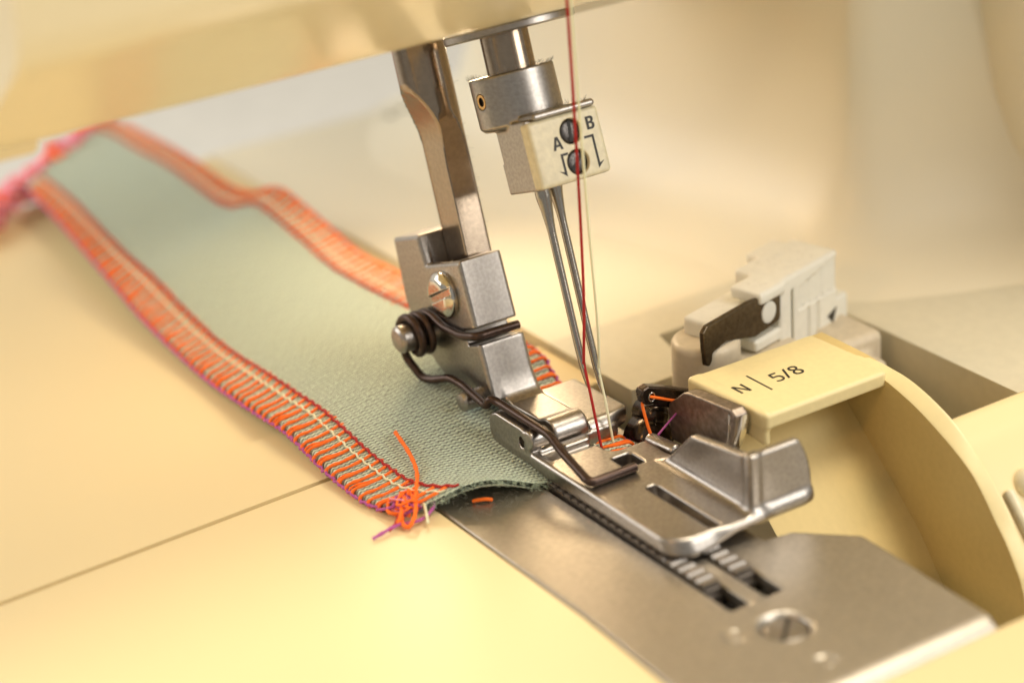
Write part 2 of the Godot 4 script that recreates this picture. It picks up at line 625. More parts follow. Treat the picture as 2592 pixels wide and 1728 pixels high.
func head(sm: Node3D) -> void:
	var prof := bend([V(0, 57, -90), V(0, 55.3, -16), V(0, 55.3, -14), V(0, 71.0, 8.0), V(0, 82, 9.5), V(0, 114, -4), V(0, 125, -34), V(0, 128, -90)], 3.2)
	prof[0] = V(0, 57, -90)
	var z := []
	for p in prof:
		z.append(Vector2(p.z, p.y))
	var h := Mb.new()
	sweep_x(h, z, -71, 130, Vector3.ZERO)
	# make the skin look outwards
	var mid := Vector3(30, 92, -45)
	for i in h.v.size():
		if h.n[i].dot(h.v[i] * V(0, 1, 1) - mid * V(0, 1, 1)) < 0.0:
			h.n[i] = -h.n[i]
	h.reorient()
	var e := []
	for p in prof:
		e.append(V(-71, p.y, p.z))
	h.face(e, V(-1, 0, 0))
	var hd := part("head", h, M.head, sm)
	var b := Mb.new()
	b = sdf(func(p): return bx(p, V(-70, 54.3, -20), V(-62.6, 57.5, -13.2), 0.9), V(-70, 54, -20), V(-62, 58, -13), 0.5)
	part("front_lug", b, M.cream, hd)
	var r := Mb.new()
	box(r, V(13, 45.3, -80), V(75, 60, -40))
	part("arm_underside", r, M.body, sm)
	# the machine's own sewing lamp, set in the underside of the arm
	var sl := Mb.new()
	box(sl, V(13.5, 44.6, -75), V(25, 45.25, -57))
	var glow := plain("glowing lamp lens", Color(0.9, 0.7, 0.4), 0.4)
	glow.emission_enabled = true
	glow.emission = Color(1.0, 0.62, 0.26)
	glow.emission_energy_multiplier = 1.2
	part("sewing_lamp", sl, glow, sm)
	# flat washer at the mouth of the needle bar
	var w := Mb.new()
	lathe(w, TILT * V(4.4, 56.0, -5), TILT.y, [Vector2(3.3, 0), Vector2(8.3, 0), Vector2(8.55, 0.2), Vector2(8.55, 0.9), Vector2(8.3, 1.1), Vector2(3.3, 1.1), Vector2(3.3, 0)], 64)
	part("needle_bar_washer", w, M.steel, sm)

# ------------------------------------------------------------------ needle plate and feed dogs
func plate(sm: Node3D) -> void:
	var g := PackedVector2Array([Vector2(-22.4, -19.8), Vector2(-22.5, 28), Vector2(-23.4, 44.5), Vector2(-24.1, 57.6), Vector2(12.1, 57.9), Vector2(13.1, 33.8), Vector2(7.2, 27.7), Vector2(3.6, 27.2), Vector2(3.6, 3), Vector2(7.6, 2.2), Vector2(7.6, -9.5), Vector2(7.6, -19.8)])
	var f := func(p: Vector3) -> float:
		var d := poly2(Vector2(p.x, p.z), g)
		var top := 0.0
		if p.z > 55.2:
			top = sqrt(maxf(9.0 - pow(p.z - 55.2, 2), 0.0)) - 3.0
		var b := rmax(d, maxf(p.y - top, -1.8 - (1.2 if p.z > 55 else 0.0) - p.y), 0.22)
		var s := r2(p.x, p.z, -9.35, -5, -6.6, 37.4, 0.25)
		s = minf(s, r2(p.x, p.z, -4.35, -5, -1.8, 37.4, 0.25))
		b = smax(b, -s, 0.15)
		var q := Vector2(p.x + 6.7, p.z - 43.7).length()
		b = smax(b, -maxf(q - 2.75, -1.5 - p.y), 0.25)
		b = smax(b, -(q - 3.15 + absf(p.y)), 0.15)
		for o in [Vector2(-12.4, 41.7), Vector2(-7.7, 52.0)]:
			var t := Vector2(p.x - o.x, p.z - o.y).length()
			b = smax(b, -maxf(t - 1.15, -0.16 - p.y), 0.2)
		return b
	var pl := part("needle_plate", sdf(f, V(-24.3, -3.1, -19.9), V(13.2, 0.05, 58.3), 0.5), M.plate, sm)
	var sc := Mb.new()
	lathe(sc, V(-6.7, -1.45, 43.7), Vector3.UP, [Vector2(2.5, 0), Vector2(2.5, 0.75), Vector2(2.42, 0.92), Vector2(2.2, 1.0), Vector2(0, 1.06)], 48, false)
	var so := part("plate_screw", sc, M.steel, pl)
	var sl := Mb.new()
	var q := V(0.72, 0, -0.69)
	var side := V(0.69, 0, 0.72) * 0.24
	prism(sl, [V(-6.7, -0.365, 43.7) - q * 2.35 - side, V(-6.7, -0.365, 43.7) - q * 2.35 + side, V(-6.7, -0.365, 43.7) + q * 2.35 + side, V(-6.7, -0.365, 43.7) + q * 2.35 - side], V(0, -1.2, 0))
	sl = sl
	part("plate_screw_slot", sl, M.screw_dark, pl)
	so.set_meta("label", "slotted round screw sunk in the needle plate")
	for o in [V(-12.4, -0.16, 41.7), V(-7.7, -0.16, 52.0)]:
		var rv := Mb.new()
		lathe(rv, o, Vector3.UP, [Vector2(0.9, 0), Vector2(0.7, 0.06), Vector2(0.4, 0.1), Vector2(0, 0.11)], 24, true)
		part("rivet", rv, M.plate, pl)
	for x in [[-9.02, -6.75], [-4.25, -1.95]]:
		var pts := []
		pts.append(V(x[0], -9, 31.9))
		pts.append(V(x[0], 0.6, 31.9))
		var z := 31.9
		while z > -7.0:
			pts.append(V(x[0], 0.6, z - 0.95))
			pts.append(V(x[0], 0.12, z - 1.2))
			z -= 1.62
			pts.append(V(x[0], 0.6, z))
		pts.append(V(x[0], -9, z))
		var t := Mb.new()
		prism(t, pts, V(x[1] - x[0], 0, 0))
		box(t, V(x[0] + 0.1, -0.6, 31.9), V(x[1] - 0.1, -0.25, 32.2))
		box(t, V(x[0] + 0.1, -9, 31.9), V(x[1] - 0.1, -1.2, 32.3))
		part("feed_dog", t, M.dog, sm)

# ------------------------------------------------------------------ looper cover, its side rim and the front door
func print_text(called: String, what: String, tall: float, at: Vector3, basis: Basis, parent: Node) -> void:
	# «tall» is the height of the letters, «at» their lower left corner
	var t := TextMesh.new()
	t.text = what
	var f := SystemFont.new()
	f.font_names = PackedStringArray(["Droid Sans"])
	f.font_weight = 700 if tall < 2.0 else 400
	t.font = f
	t.font_size = 64
	t.pixel_size = 0.001
	t.depth = 0.002
	t.curve_step = 0.5
	var b := t.get_aabb()
	var k := tall * MM / b.size.y
	var o := MeshInstance3D.new()
	o.name = called
	o.mesh = t
	o.material_override = M.print
	o.transform = Transform3D(basis * k, at * MM - basis * Vector3(b.position.x, b.position.y, 0) * k)
	parent.add_child(o, true)

func looper_cover(sm: Node3D) -> void:
	var f := func(p: Vector3) -> float:
		var d := bx(p, V(12.2 + maxf(0, p.z - 2) * 0.06, 6.9, 1.0), V(32.4, 9, 16.0), 0.45)
		d = smin(d, bx(p, V(12.2 + maxf(0, p.z - 2) * 0.06, 4.6 + (14.5 - p.z) * 0.12, 1.0), V(14.0, 9, 15.6), 0.45), 0.6)
		return d
	var c := part("looper_cover", sdf(f, V(12, 4, 0.8), V(34.2, 9.2, 16.2), 0.33), M.cream_matte, sm)
	var flat := Basis(Vector3(1, 0, 0), Vector3(0, 0, -1), Vector3(0, 1, 0))
	print_text("printed_letter", "N", 2.2, V(14.5, 9.015, 9.15), flat, c)
	print_text("printed_number", "5/8", 2.45, V(20.1, 9.015, 9.5), flat, c)
	var ln := Mb.new()
	box(ln, V(17.98, 9.0, 5.5), V(18.24, 9.03, 10.7))
	part("printed_line", ln, M.print, c)
	# side panel: its left face follows the inner curve, its rim the outer one
	var inn := spline([V(32, 8.95, 1.4), V(32, 8.95, 8), V(32, 8.75, 12), V(32, 8.1, 14.9), V(32, 7.3, 18.3), V(32, 6.1, 22.1), V(32, 4.4, 26), V(32, 2.7, 29.3), V(32, 0.9, 32), V(32, -1.4, 34.2), V(32, -3.8, 36.1), V(32, -5.9, 37.9), V(32, -8.8, 39.8), V(32, -11.7, 41.2), V(32, -22, 44)], 3)
	var oute := spline([V(34, 8.6, 1.4), V(34, 8.7, 8), V(34, 8.65, 12), V(34, 8.5, 15.2), V(34, 8.2, 18.3), V(34, 7.2, 22.1), V(34, 5.6, 26), V(34, 3.6, 29.3), V(34, 1.3, 32.2), V(34, -1.2, 34.8), V(34, -3.7, 36.8), V(34, -5.9, 38.3), V(34, -8.8, 40.3), V(34, -11.7, 41.8), V(34, -22, 44.6)], 3)
	var sp := Mb.new()
	var rows := [[], [], [], []]
	for i in inn.size():
		rows[0].append(inn[i])
		rows[1].append(inn[i].lerp(oute[i], 0.15) + V(0, 0.05, 0.12))
		rows[2].append(inn[i].lerp(oute[i], 0.8) + V(0, 0.12, 0.08))
		rows[3].append(oute[i])
	var rim := Mb.new()
	rim.grid(rows, [], V(-0.2, 1, 1))
	var left := inn.duplicate()
	left.append(V(32, -24, 4))
	left.append(V(32, 6, 4))
	prism(sp, left, V(1.9, 0, 0))
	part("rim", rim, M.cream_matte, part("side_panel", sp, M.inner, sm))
	var ip := Mb.new()
	var ipp := []
	for p in spline([V(0, 7.0, 4.0), V(0, 5.2, 5.8), V(0, 0.6, 10.3), V(0, -3.9, 15.2), V(0, -8.5, 20), V(0, -12.6, 23.9), V(0, -24, 32)], 4):
		ipp.append(Vector2(p.z, p.y))
	sweep_x(ip, ipp, 12.5, 32, V(0, 1, 1))
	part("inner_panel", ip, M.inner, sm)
	var door := Mb.new()
	var dp := []
	for p in bend([V(0, -20, 23.6), V(0, 3.6, 23.6), V(0, 5.2, 25.2), V(0, 3.3, 29.3), V(0, 1.0, 32), V(0, -1.5, 34.5), V(0, -4.0, 36.5), V(0, -8.8, 40.0), V(0, -22, 44.3)], 1.2):
		dp.append(Vector2(p.z, p.y))
	sweep_x(door, dp, 34.2, 125, V(0, 0.2, 1))
	for i in door.v.size():
		if door.v[i].z < 24.5:
			door.n[i] = V(0, 0.3, -1).normalized()
	door.reorient()
	var dr := part("front_door", door, M.cream, sm)
	var kn := sdf(func(p): return smin((p - V(38.9, -1.6, 34.6)).length() - 2.0, (p - V(41.2, -2.4, 35.8)).length() - 2.0, 1.5), V(36, -7, 31), V(45, 1, 40), 0.4)
	part("latch_knob", kn, M.ivory, dr)
	var bar := Mb.new()
	tube(bar, [V(35.3, -1.5, 34.9), V(35.5, -4.6, 37.4), V(35.8, -9.6, 40.9)], 0.8, 12)
	part("latch_bar", bar, M.ivory, dr)

# ------------------------------------------------------------------ knife, loopers, nylon block and the castings behind the cover
func looper_area(sm: Node3D) -> void:
	var g := PackedVector2Array([Vector2(-0.9, 4.4), Vector2(-0.6, 5.4), Vector2(2.7, 8.1), Vector2(4.0, 8.5), Vector2(12.6, 9.4), Vector2(13.4, 8.8), Vector2(12.9, 6.2), Vector2(11.6, 3.0), Vector2(8, 0.4), Vector2(-0.3, 0.4)])
	var f := func(p: Vector3) -> float:
		var d := rmax(poly2(Vector2(p.z, p.y), g), absf(p.x - 11.2) - 1.0, 0.2)
		d = smax(d, (9.6 - p.x + (p.y - 8.1) * 0.9 - (p.z - 2.0) * 0.09) * 0.7, 0.3)
		return d
	var kn := part("upper_knife", sdf(f, V(10, 0, -1), V(12.3, 9.6, 13.6), 0.28), M.knife, sm)
	kn.set_meta("label", "worn brown upper knife blade beside the cream cover")
	var gr := Mb.new()
	var rows := []
	for i in 9:
		var t := i / 8.0
		var z := 13.45 - 0.4 * t - 1.3 * t * t
		var y := 8.7 - 5.2 * t
		rows.append([V(10.15, y, z - 1.5 + 0.9 * t), V(10.25, y, z - 0.6 + 0.3 * t), V(11.0, y, z + 0.06), V(12.15, y, z + 0.08)])
	gr.grid(rows, [], V(-0.5, 0, 1))
	part("ground_edge", gr, M.chrome, kn)
	# upper looper with its threaded eye
	var lo := Mb.new()
	var fl := func(p: Vector3) -> float:
		var c := Vector2(p.x, p.y)
		var d := poly2(c, PackedVector2Array([Vector2(6.2, 7.6), Vector2(6.5, 8.3), Vector2(7.4, 8.55), Vector2(10, 7.6), Vector2(16, 4.9), Vector2(16, 2.4), Vector2(9, 5.1), Vector2(7.4, 5.6), Vector2(6.5, 6.4)]))
		d = rmax(d, absf(p.z + 1.6) - 0.75, 0.25)
		return smax(d, -((c - Vector2(7.8, 6.95)).length() - 0.42), 0.1)
	lo = sdf(fl, V(6, 2.2, -2.5), V(16.2, 8.8, -0.7), 0.2)
	var ul := part("upper_looper", lo, M.loop_steel, sm)
	var eye := Mb.new()
	var ring := []
	for i in 25:
		ring.append(V(7.8 + 0.45 * cos(TAU * i / 24.0), 6.95 + 0.6 * sin(TAU * i / 24.0), -0.84))
	tube(eye, ring, 0.1, 8, false)
	part("thread_eye", eye, M.chrome, ul)
	# lower looper seen in the dark opening
	var ll := Mb.new()
	lathe(ll, V(9.2, -1.2, -6), V(0.2, 0.1, 1), [Vector2(0, 4), Vector2(1.4, 4), Vector2(2.6, 3.6), Vector2(3.2, 2.8), Vector2(3.3, 0), Vector2(0, 0)], 40, true)
	lathe(ll, V(10.4, 1.9, -7), V(0.1, 0.1, 1), [Vector2(0, 4), Vector2(1.2, 3.9), Vector2(1.8, 3.2), Vector2(1.8, 0), Vector2(0, 0)], 32, true)
	part("lower_looper", ll, M.loop_steel, sm)
	# rounded beige casting behind the cover
	var rc := sdf(func(p): return smin(rmax(Vector2(p.x - 21.5, p.z + 7.5).length() - 4.6, absf(p.y - 3.2) - 5.8, 0.9), bx(p, V(20, -3, -11), V(36, 5.0, -2.6), 1.2), 1.5), V(16, -3.4, -13), V(37, 9.4, -2), 0.5)
	part("looper_casting", rc, M.rose_cast, sm)
	var pk := sdf(func(p): return smin(bx(p, V(41, -8, -19), V(48.6, 3.4, -3), 1.2), bx(p, V(36, -8, -12), V(46, 1.0, 1), 1.0), 1.0), V(35, -8.5, -20), V(49, 4, 2), 0.6)
	part("rear_casting", pk, M.rose_cast, sm)
	# milky nylon block that holds the dark hook; turned a little about the vertical
	var fr := Transform3D(Basis(Vector3(0.966, 0, -0.26), Vector3.UP, Vector3(0.26, 0, 0.966)), Vector3.ZERO)
	var nb := func(p: Vector3) -> float:
		var d := bx(p, V(34.0, -1, -5.4), V(47.4, 13.7, 2.3), 0.5)
		d = smin(d, bx(p, V(39.5, 9.5, -7.6), V(45.9, 13.7, -3), 0.6), 0.3)
		d = smin(d, bx(p, V(29.3, 11.9, -2.6), V(35, 13.65, 2.7), 0.5), 0.4)
		d = smin(d, bx(p, V(22.0, 6.2, -5.0), V(35, 11.4, -0.2), 0.7), 0.3)
		d = smin(d, bx(p, V(28.6, 5.2, -2), V(35, 6.9, 2.2), 0.4), 0.3)
		d = smin(d, bx(p, V(46.5, 1.5, -2.5), V(50.6, 6.2, 1.8), 0.5), 0.3)
		# ribs and steps on the front
		for i in 6:
			d = smax(d, -bx(p, V(38.2 + i * 1.5, 8.0, 1.9), V(39.7 + i * 1.5, 11.4 + i * 0.28, 3), 0.1), 0.12)
		d = smax(d, -bx(p, V(36.6, -2, 1.8), V(37.1, 11.5, 3), 0.15), 0.2)
		for i in 2:
			d = smax(d, -bx(p, V(40.2 + i * 2.2, -2, 2.0), V(40.8 + i * 2.2, 7.6, 3), 0.15), 0.3)
		return d
	var ny := part("nylon_block", sdf(nb, V(21.5, -1.2, -8), V(51, 14, 3), 0.35), M.nylon, sm, fr)
	ny.set_meta("label", "milky white nylon block behind the cream cover")
	var hk := Mb.new()
	var hp := [V(34.3, 12.3, 1.5), V(27.6, 13.0, 1.5), V(18.4, 12.9, 1.5), V(17.6, 12.3, 1.5), V(17.8, 9.6, 1.5), V(18.1, 7.6, 1.5), V(18.6, 7.3, 1.5), V(19.1, 7.8, 1.5), V(19.3, 8.9, 1.5), V(22.4, 9.5, 1.5), V(28.6, 7.7, 1.5), V(33.9, 8.1, 1.5), V(34.3, 8.8, 1.5)]
	var g2 := PackedVector2Array()
	for p in hp:
		g2.append(Vector2(p.x, p.y))
	hk = sdf(func(p): return rmax(poly2(Vector2(p.x, p.y), g2) - 0.1, absf(p.z - 1.75) - 0.4, 0.15), V(17.3, 7, 1.2), V(34.7, 13.3, 2.3), 0.24)
	part("thread_hook", hk, M.hook, ny, fr)
	var st := Mb.new()
	lathe(st, fr * V(31.5, 10.2, 2.1), fr.basis.z, [Vector2(1.55, 0), Vector2(1.5, 0.22), Vector2(1.2, 0.3), Vector2(0, 0.3)], 36)
	part("hook_rivet", st, M.nylon, ny)
	var ar := Mb.new()
	prism(ar, [V(47.0, 5.4, 2.32), V(44.8, 4.6, 2.32), V(46.1, 3.2, 2.32)], V(0, 0, 0.06))
	part("arrow_mark", ar, M.print, ny, fr)
	var ar2 := Mb.new()
	prism(ar2, [V(45.0, 0.6, 2.32), V(45.6, 1.9, 2.32), V(46.9, 0.6, 2.32)], V(0, 0, 0.06))
	part("arrow_mark", ar2, M.print, ny, fr)

# ------------------------------------------------------------------ the two bars
func bars(sm: Node3D) -> void:
	# presser bar: round above, milled to two flats below
	var rows := []
	for i in 60:
		var b := lerpf(20.5, 66.0, i / 59.0)
		var row := []
		var lean := (b - 29.0) * 0.03
		# where the cutter ran out the flats fade away
		var fx := 0.85 + 2.9 * pow(clampf((b - 44.5) / 8.0, 0, 1), 1.6)
		var fn := 2.1 + 1.8 * pow(clampf((b - 41.0) / 8.0, 0, 1), 1.6)
		for j in 120:
			var a := TAU * j / 120.0
			var r := 3.55
			if cos(a) < -0.05:
				r = minf(r, fx / -cos(a))
			if sin(a) > 0.05:
				r = minf(r, fn / sin(a))
			row.append(V(-2.25 + lean + r * cos(a), b, -19.2 + r * sin(a)))
		rows.append(row)
	var mb := Mb.new()
	mb.grid(rows, [], Vector3.ZERO, true)
	for i in mb.v.size():
		var o := mb.v[i]
		var c := V(-2.25 + (o.y - 29.0) * 0.03, o.y, -19.2)
		if mb.n[i].dot(o - c) < 0.0:
			mb.n[i] = -mb.n[i]
	mb.reorient()
	part("presser_bar", mb, M.bar, sm, Transform3D(TILT, Vector3.ZERO)).set_meta("label", "browned steel presser bar with two milled flats")
	var nb := Mb.new()
	lathe(nb, TILT * V(3.05, 44.0, -5), TILT * V(0.03, 1, 0), [Vector2(3.15, 0), Vector2(3.15, 24)], 48)
	part("needle_bar", nb, M.bar, sm)

# ------------------------------------------------------------------ needle clamp
func needle_clamp(sm: Node3D) -> void:
	var fr := Transform3D(TILT, Vector3.ZERO)
	var f := func(p: Vector3) -> float:
		var d := bx(p, V(-1.05, 36.0, -5.7 + (0.35 if p.y > 40.0 else 0.0)), V(9.1, 44.9, 2.2), 0.28)
		var c := Vector2(p.x - 3.05, p.z + 5.0).length()
		var k := cyl(c - 5.5, p.y - 47.7, 3.5, 0.3)
		k = smax(k, (c - 5.5) - (p.y - 44.2) * 1.0 + 0.6, 0.2)
		d = smin(d, k, 0.35)
		d = smin(d, bx(p, V(-0.2, 44.6, -1), V(9.0, 45.5, 3.3), 0.4), 0.1)
		d = smax(d, -(Vector2(p.y - 48.3, p.z + 4.7).length() - 1.0 + (10.0 if p.x > -1.4 else 0.0)), 0.15)
		return d
	var cl := part("needle_clamp", sdf(f, V(-2.6, 35.9, -10.6), V(9.3, 51.4, 3.5), 0.22), M.steel, sm, fr)
	var g := func(p: Vector3) -> float:
		var d := bx(p, V(-1.2, 36.1, 0.9), V(9.35, 44.55, 3.0), 0.5)
		for q in [42.2, 38.3]:
			d = smax(d, -(Vector2(p.x - 4.8, p.y - q).length() - 1.62), 0.15)
		return d
	var lp := part("label_plate", sdf(g, V(-1.3, 36, 0.8), V(9.5, 44.6, 3.1), 0.22), M.ivory, cl, fr)
	lp.set_meta("label", "ivory plate lettered A and B on the needle clamp")
	for q in [[42.2, 1.45], [38.3, 0.75]]:
		var s := Mb.new()
		lathe(s, fr * V(4.8, q[0], 2.2), fr.basis.z, [Vector2(1.6, 0), Vector2(1.52, 0.25), Vector2(1.1, 0.4), Vector2(0.6, 0.45), Vector2(0, 0.45)], 36, true)
		part("clamp_screw", s, M.screw_dark, cl)
		var t := Mb.new()
		var ux := Vector2(cos(q[1]), sin(q[1]))
		var sd := Vector2(-ux.y, ux.x) * 0.22
		var pts := []
		for e in [-ux * 1.3 - sd, ux * 1.3 - sd, ux * 1.3 + sd, -ux * 1.3 + sd]:
			pts.append(V(4.8 + e.x, q[0] + e.y, 2.67))
		prism(t, pts, V(0, 0, -0.3))
		part("screw_slot", t, M.dark, cl, fr)
	print_text("printed_letter", "A", 1.65, fr * V(1.68, 40.35, 3.02), TILT, cl)
	print_text("printed_letter", "B", 1.65, fr * V(7.15, 41.8, 3.02), TILT, cl)
	for ar in [[2.62, 3.55, 39.65, 37.0, -1.0], [7.65, 6.4, 41.0, 36.95, 1.0]]:
		var a := Mb.new()
		box(a, V(ar[0] - 0.16, ar[3] + 0.4, 3.0), V(ar[0] + 0.16, ar[2] + 0.14, 3.03))
		var x0 := minf(ar[1], ar[0] + 0.16)
		var x1 := maxf(ar[1], ar[0] - 0.16)
		if ar[4] < 0:
			x0 = ar[0] + 0.16
		else:
			x1 = ar[0] - 0.16
		box(a, V(x0, ar[2] - 0.16, 3.0), V(x1, ar[2] + 0.14, 3.03))
		prism(a, [V(ar[0] + 0.16 * -ar[4], ar[3] - 0.1, 3.0), V(ar[0] + 0.16 * -ar[4], ar[3] + 0.4, 3.0), V(ar[0] + 0.85 * ar[4], ar[3] + 0.75, 3.0)], V(0, 0, 0.03))
		part("printed_arrow", a, M.print, cl, fr)
	var sr := Mb.new()
	lathe(sr, fr * V(-2.32, 48.3, -4.7), Vector3.RIGHT, [Vector2(0.6, 0), Vector2(0.95, 0), Vector2(1.0, 0.3), Vector2(1.0, 1.0)], 32)
	part("set_screw_hole_rim", sr, M.brass, cl)
	var dk := Mb.new()
	lathe(dk, fr * V(-2.0, 48.3, -4.7), Vector3.RIGHT, [Vector2(0, 0), Vector2(0.95, 0)], 24)
	part("set_screw", dk, M.dark, cl)

# ------------------------------------------------------------------ presser foot
func sole_bottom(z: float) -> float:
	var y := 0.5
	if z < 0.0:
		y += pow(-z / 14.0, 1.6) * 2.2
	return y

func presser_foot() -> void:
	var pf := thing("presser_foot", "steel presser foot standing on the needle plate, pressing down the green fabric", "presser foot")
	var f := func(p: Vector3) -> float:
		var zz := p.z - maxf(0.0, 2.6 - p.y) * 0.5 * (1.0 - smoothstep(-4.0, 1.5, p.x)) * smoothstep(16.0, 25.0, p.z)
		var bl := r2(p.x, zz, -8.8, -14, 4.8, 25.9, 1.0)
		# the big rounding of the left front corner
		var cx := p.x + 8.8 - 3.4
		var cz := zz - 25.9 + 3.4
		if cx < 0.0 and cz > 0.0:
			bl = Vector2(cx, cz).length() - 3.4
		var d := smin(bl, r2(p.x, zz, -2, 8.6, 12.4, 25.9, 1.6), 2.0)
		var top := 3.0
		var sb := sole_bottom(p.z)
		if p.z > 20.0:
			sb += pow((p.z - 20.0) / 6.0, 2) * lerpf(0.25, 1.1, smoothstep(-5.0, 1.0, p.x))
		d = rmax(rmax(d, sb - p.y, 0.8), p.y - top, 0.6)
		# shallow step in front of the hinge
		d = smax(d, -bx(p, V(-7.6, 2.3, -4.2), V(5.5, 4, -1.2), 0.4), 0.4)
		d = smin(d, bx(p, V(-4.6, 1.5, -4.0), V(0.4, 3.4, -2.6), 0.3), 0.2)
		# openings: needle hole, the hole in front of it, the guide slot
		d = smax(d, -r2(p.x, p.z, -0.7, -4.3, 6.5, 1.9, 1.5), 0.35)
		d = smax(d, -r2(p.x, p.z, -1.7, 3.2, 1.2, 6.6, 0.6), 0.3)
		d = smax(d, -bx(p, V(-2.85, 0.9, 12.2), V(-1.25, 5, 25.2), 0.6), 0.3)
		# left ear that carries the hinge
		d = smin(d, rmax(r2(p.z, p.y, -14, 1.2, -4.4, 5.8, 2.1), absf(p.x + 7.9) - 0.9, 0.3), 0.3)
		d = smin(d, cyl(Vector2(p.z + 4.9, p.y - 4.6).length() - 1.25, p.x + 7.3, 1.5, 0.3), 0.4)
		d = smax(d, -(Vector2(p.z + 6.2, p.y - 3.9).length() - 0.75 + (9.0 if p.x > -7.9 else 0.0)), 0.12)
		# the hump on the right of the neck
		var hp := rmax(r2(p.x, p.z, 0.7, -17.2, 7.4 - maxf(0, -p.z - 6) * 0.05, -4.4, 0.5), absf(p.y - 2.9) - 1.25, 0.5)
		var hq := Vector2(p.z + 6.6, p.y - 2.2).length() - 2.2
		if p.z > -6.6 and p.y > 2.2:
			hp = maxf(hp, hq)
		hp = smax(hp, (p.x - 4.9) * 0.42 + (p.z + 5.4) * 0.9 - 0.55, 0.6)
		d = smin(d, hp, 0.3)
		# nub at the cutting side
		d = smin(d, cyl(Vector2(p.x - 6.3 - (p.z - 1.0) * 0.12, p.y - 1.9).length() - 1.0, p.z - 3.0, 2.6, 0.4), 0.8)
		# guide: a wall along the right and a wall across its front end
		var lw := bx(p, V(3.1, 1.4, 7.4), V(4.3, 12, 25.4), 0.35)
		lw = smax(lw, p.y - (8.6 + (p.z - 13.6) * 0.14), 0.35)
		lw = smax(lw, ((p.y - 3.8) * 0.7 - (p.z - 8.8) * 0.72), 0.5)
		var fw := bx(p, V(3.1, 1.6, 24.2), V(13, 10.35, 25.4), 0.35)
		fw = smax(fw, p.x - 12.3 + 1.9 * pow(maxf(p.y - 3.4, 0) / 7.0, 2.2), 0.35)
		d = smin(d, smin(lw, fw, 0.9), 1.3)
		return d
	part("sole", sdf(f, V(-9, 0.2, -17.4), V(13, 10.6, 27.4), 0.285), M.steel, pf)
	# shank in the frame of the bars
	var fr := Transform3D(TILT, Vector3.ZERO)
	var side := PackedVector2Array([Vector2(-13.3, 29.1), Vector2(-22.5, 29.1), Vector2(-22.9, 33.1), Vector2(-30.2, 33.1), Vector2(-31.2, 24.4), Vector2(-30.0, 19.6), Vector2(-28.2, 16.8), Vector2(-25.6, 14.1), Vector2(-21.5, 11.7), Vector2(-17.5, 10.2), Vector2(-13.3, 10.3)])
	var hl := Vector2(-4.65, 5.65)
	var g := func(p: Vector3) -> float:
		var d := rmax(poly2(Vector2(p.z, p.y), side), absf(p.x + 3.3) - 3.3, 0.6)
		d = minf(d, rmax(r2(p.z, p.y, -20, 10.3, -13.3, 18.0, 0.3), absf(p.x + 3.1) - 3.5, 0.6))
		d = smax(d, -bx(p, V(-9, 17.95, -16.4), V(3, 20.1, -10), 0.3), 0.2)
		# the bore and slot for the presser bar
		d = smax(d, -bx(p, V(-5.6, 22, -22.7), V(2, 40, -15.6), 0.4), 0.15)
		# neck curving forward to the hinge
		var q := Vector2(p.z, p.y)
		var a := seg2(q, Vector2(-15.3, 12.5), Vector2(-14.5, 9.9))
		a = minf(a, seg2(q, Vector2(-14.5, 9.9), Vector2(-12.6, 8.3)))
		a = minf(a, seg2(q, Vector2(-12.6, 8.3), Vector2(-8.6, 7.0)))
		a = minf(a, seg2(q, Vector2(-8.6, 7.0), hl))
		var k := rmax(smin(a - 1.35, (q - hl).length() - 1.95, 0.6), absf(p.x + 2.2) - 2.6, 0.35)
		return smin(d, k, 0.8)
	part("shank", sdf(g, V(-6.8, 3.2, -31.4), V(0.6, 33.3, -2.5), 0.3), M.steel, pf, fr)
	# fixing screw: a domed head with a slot, turned so that the slot lies across
	var sc := func(p: Vector3) -> float:
		var r := Vector2(p.y - 24.9, p.z + 19.1).length()
		var d := rmax(r - 3.2, absf(p.x + 7.3) - 0.75, 0.2)
		var dome := (p - V(-4.3, 24.9, -19.1)).length() - 4.35
		d = smax(d, dome, 0.2)
		var ux := Vector2(0.18, 0.98)
		var w := Vector2(p.y - 24.9, p.z + 19.1)
		return smax(d, -bx(V(p.x, w.dot(Vector2(0.98, -0.18)), w.dot(ux)), V(-9.5, -0.5, -5), V(-7.35, 0.5, 5), 0.05), 0.12)
	part("fixing_screw", sdf(sc, V(-8.8, 21.4, -22.5), V(-6.4, 28.3, -15.7), 0.17), M.chrome, pf, fr).set_meta("label", "bright slotted screw on the left side of the shank")
	var pn := Mb.new()
	lathe(pn, fr * V(-6.5, 20.3, -25.2), V(-1, 0, 0), [Vector2(1.9, 0), Vector2(1.9, 5.2), Vector2(1.75, 5.5), Vector2(1.35, 5.75), Vector2(0, 5.85)], 40, false)
	part("spring_pin", pn, M.steel, pf)
	var p2 := Mb.new()
	lathe(p2, fr * V(-6.5, 11.0, -17.0), V(-1, 0, 0), [Vector2(1.3, 0), Vector2(1.3, 2.6), Vector2(1.1, 2.95), Vector2(0.6, 3.1), Vector2(0, 3.15)], 32, false)
	part("stop_pin", p2, M.steel, pf)
	# spring wire: over the front of the shank, coiled on the pin, along the ear and across the sole
	var c := V(0, 20.3, -25.2)
	var up := [fr * V(-0.5, 19.05, -12.9), fr * V(-6.9, 19.15, -12.9), fr * V(-7.25, 19.4, -16.4), fr * V(-7.25, 20.6, -20.6), fr * V(-7.25, 22.3, -23.2)]
	var w := bend(up, 1.1)
	for i in 65:
		var a := lerpf(-0.25, TAU * 2.0 + 2.3, i / 64.0)
		var x := lerpf(-7.3, -10.5, smoothstep(0.0, 1.0, i / 64.0) * 0.3 + i / 64.0 * 0.7)
		w.append(fr * (c + V(x, 2.55 * cos(a), -2.55 * sin(a))))
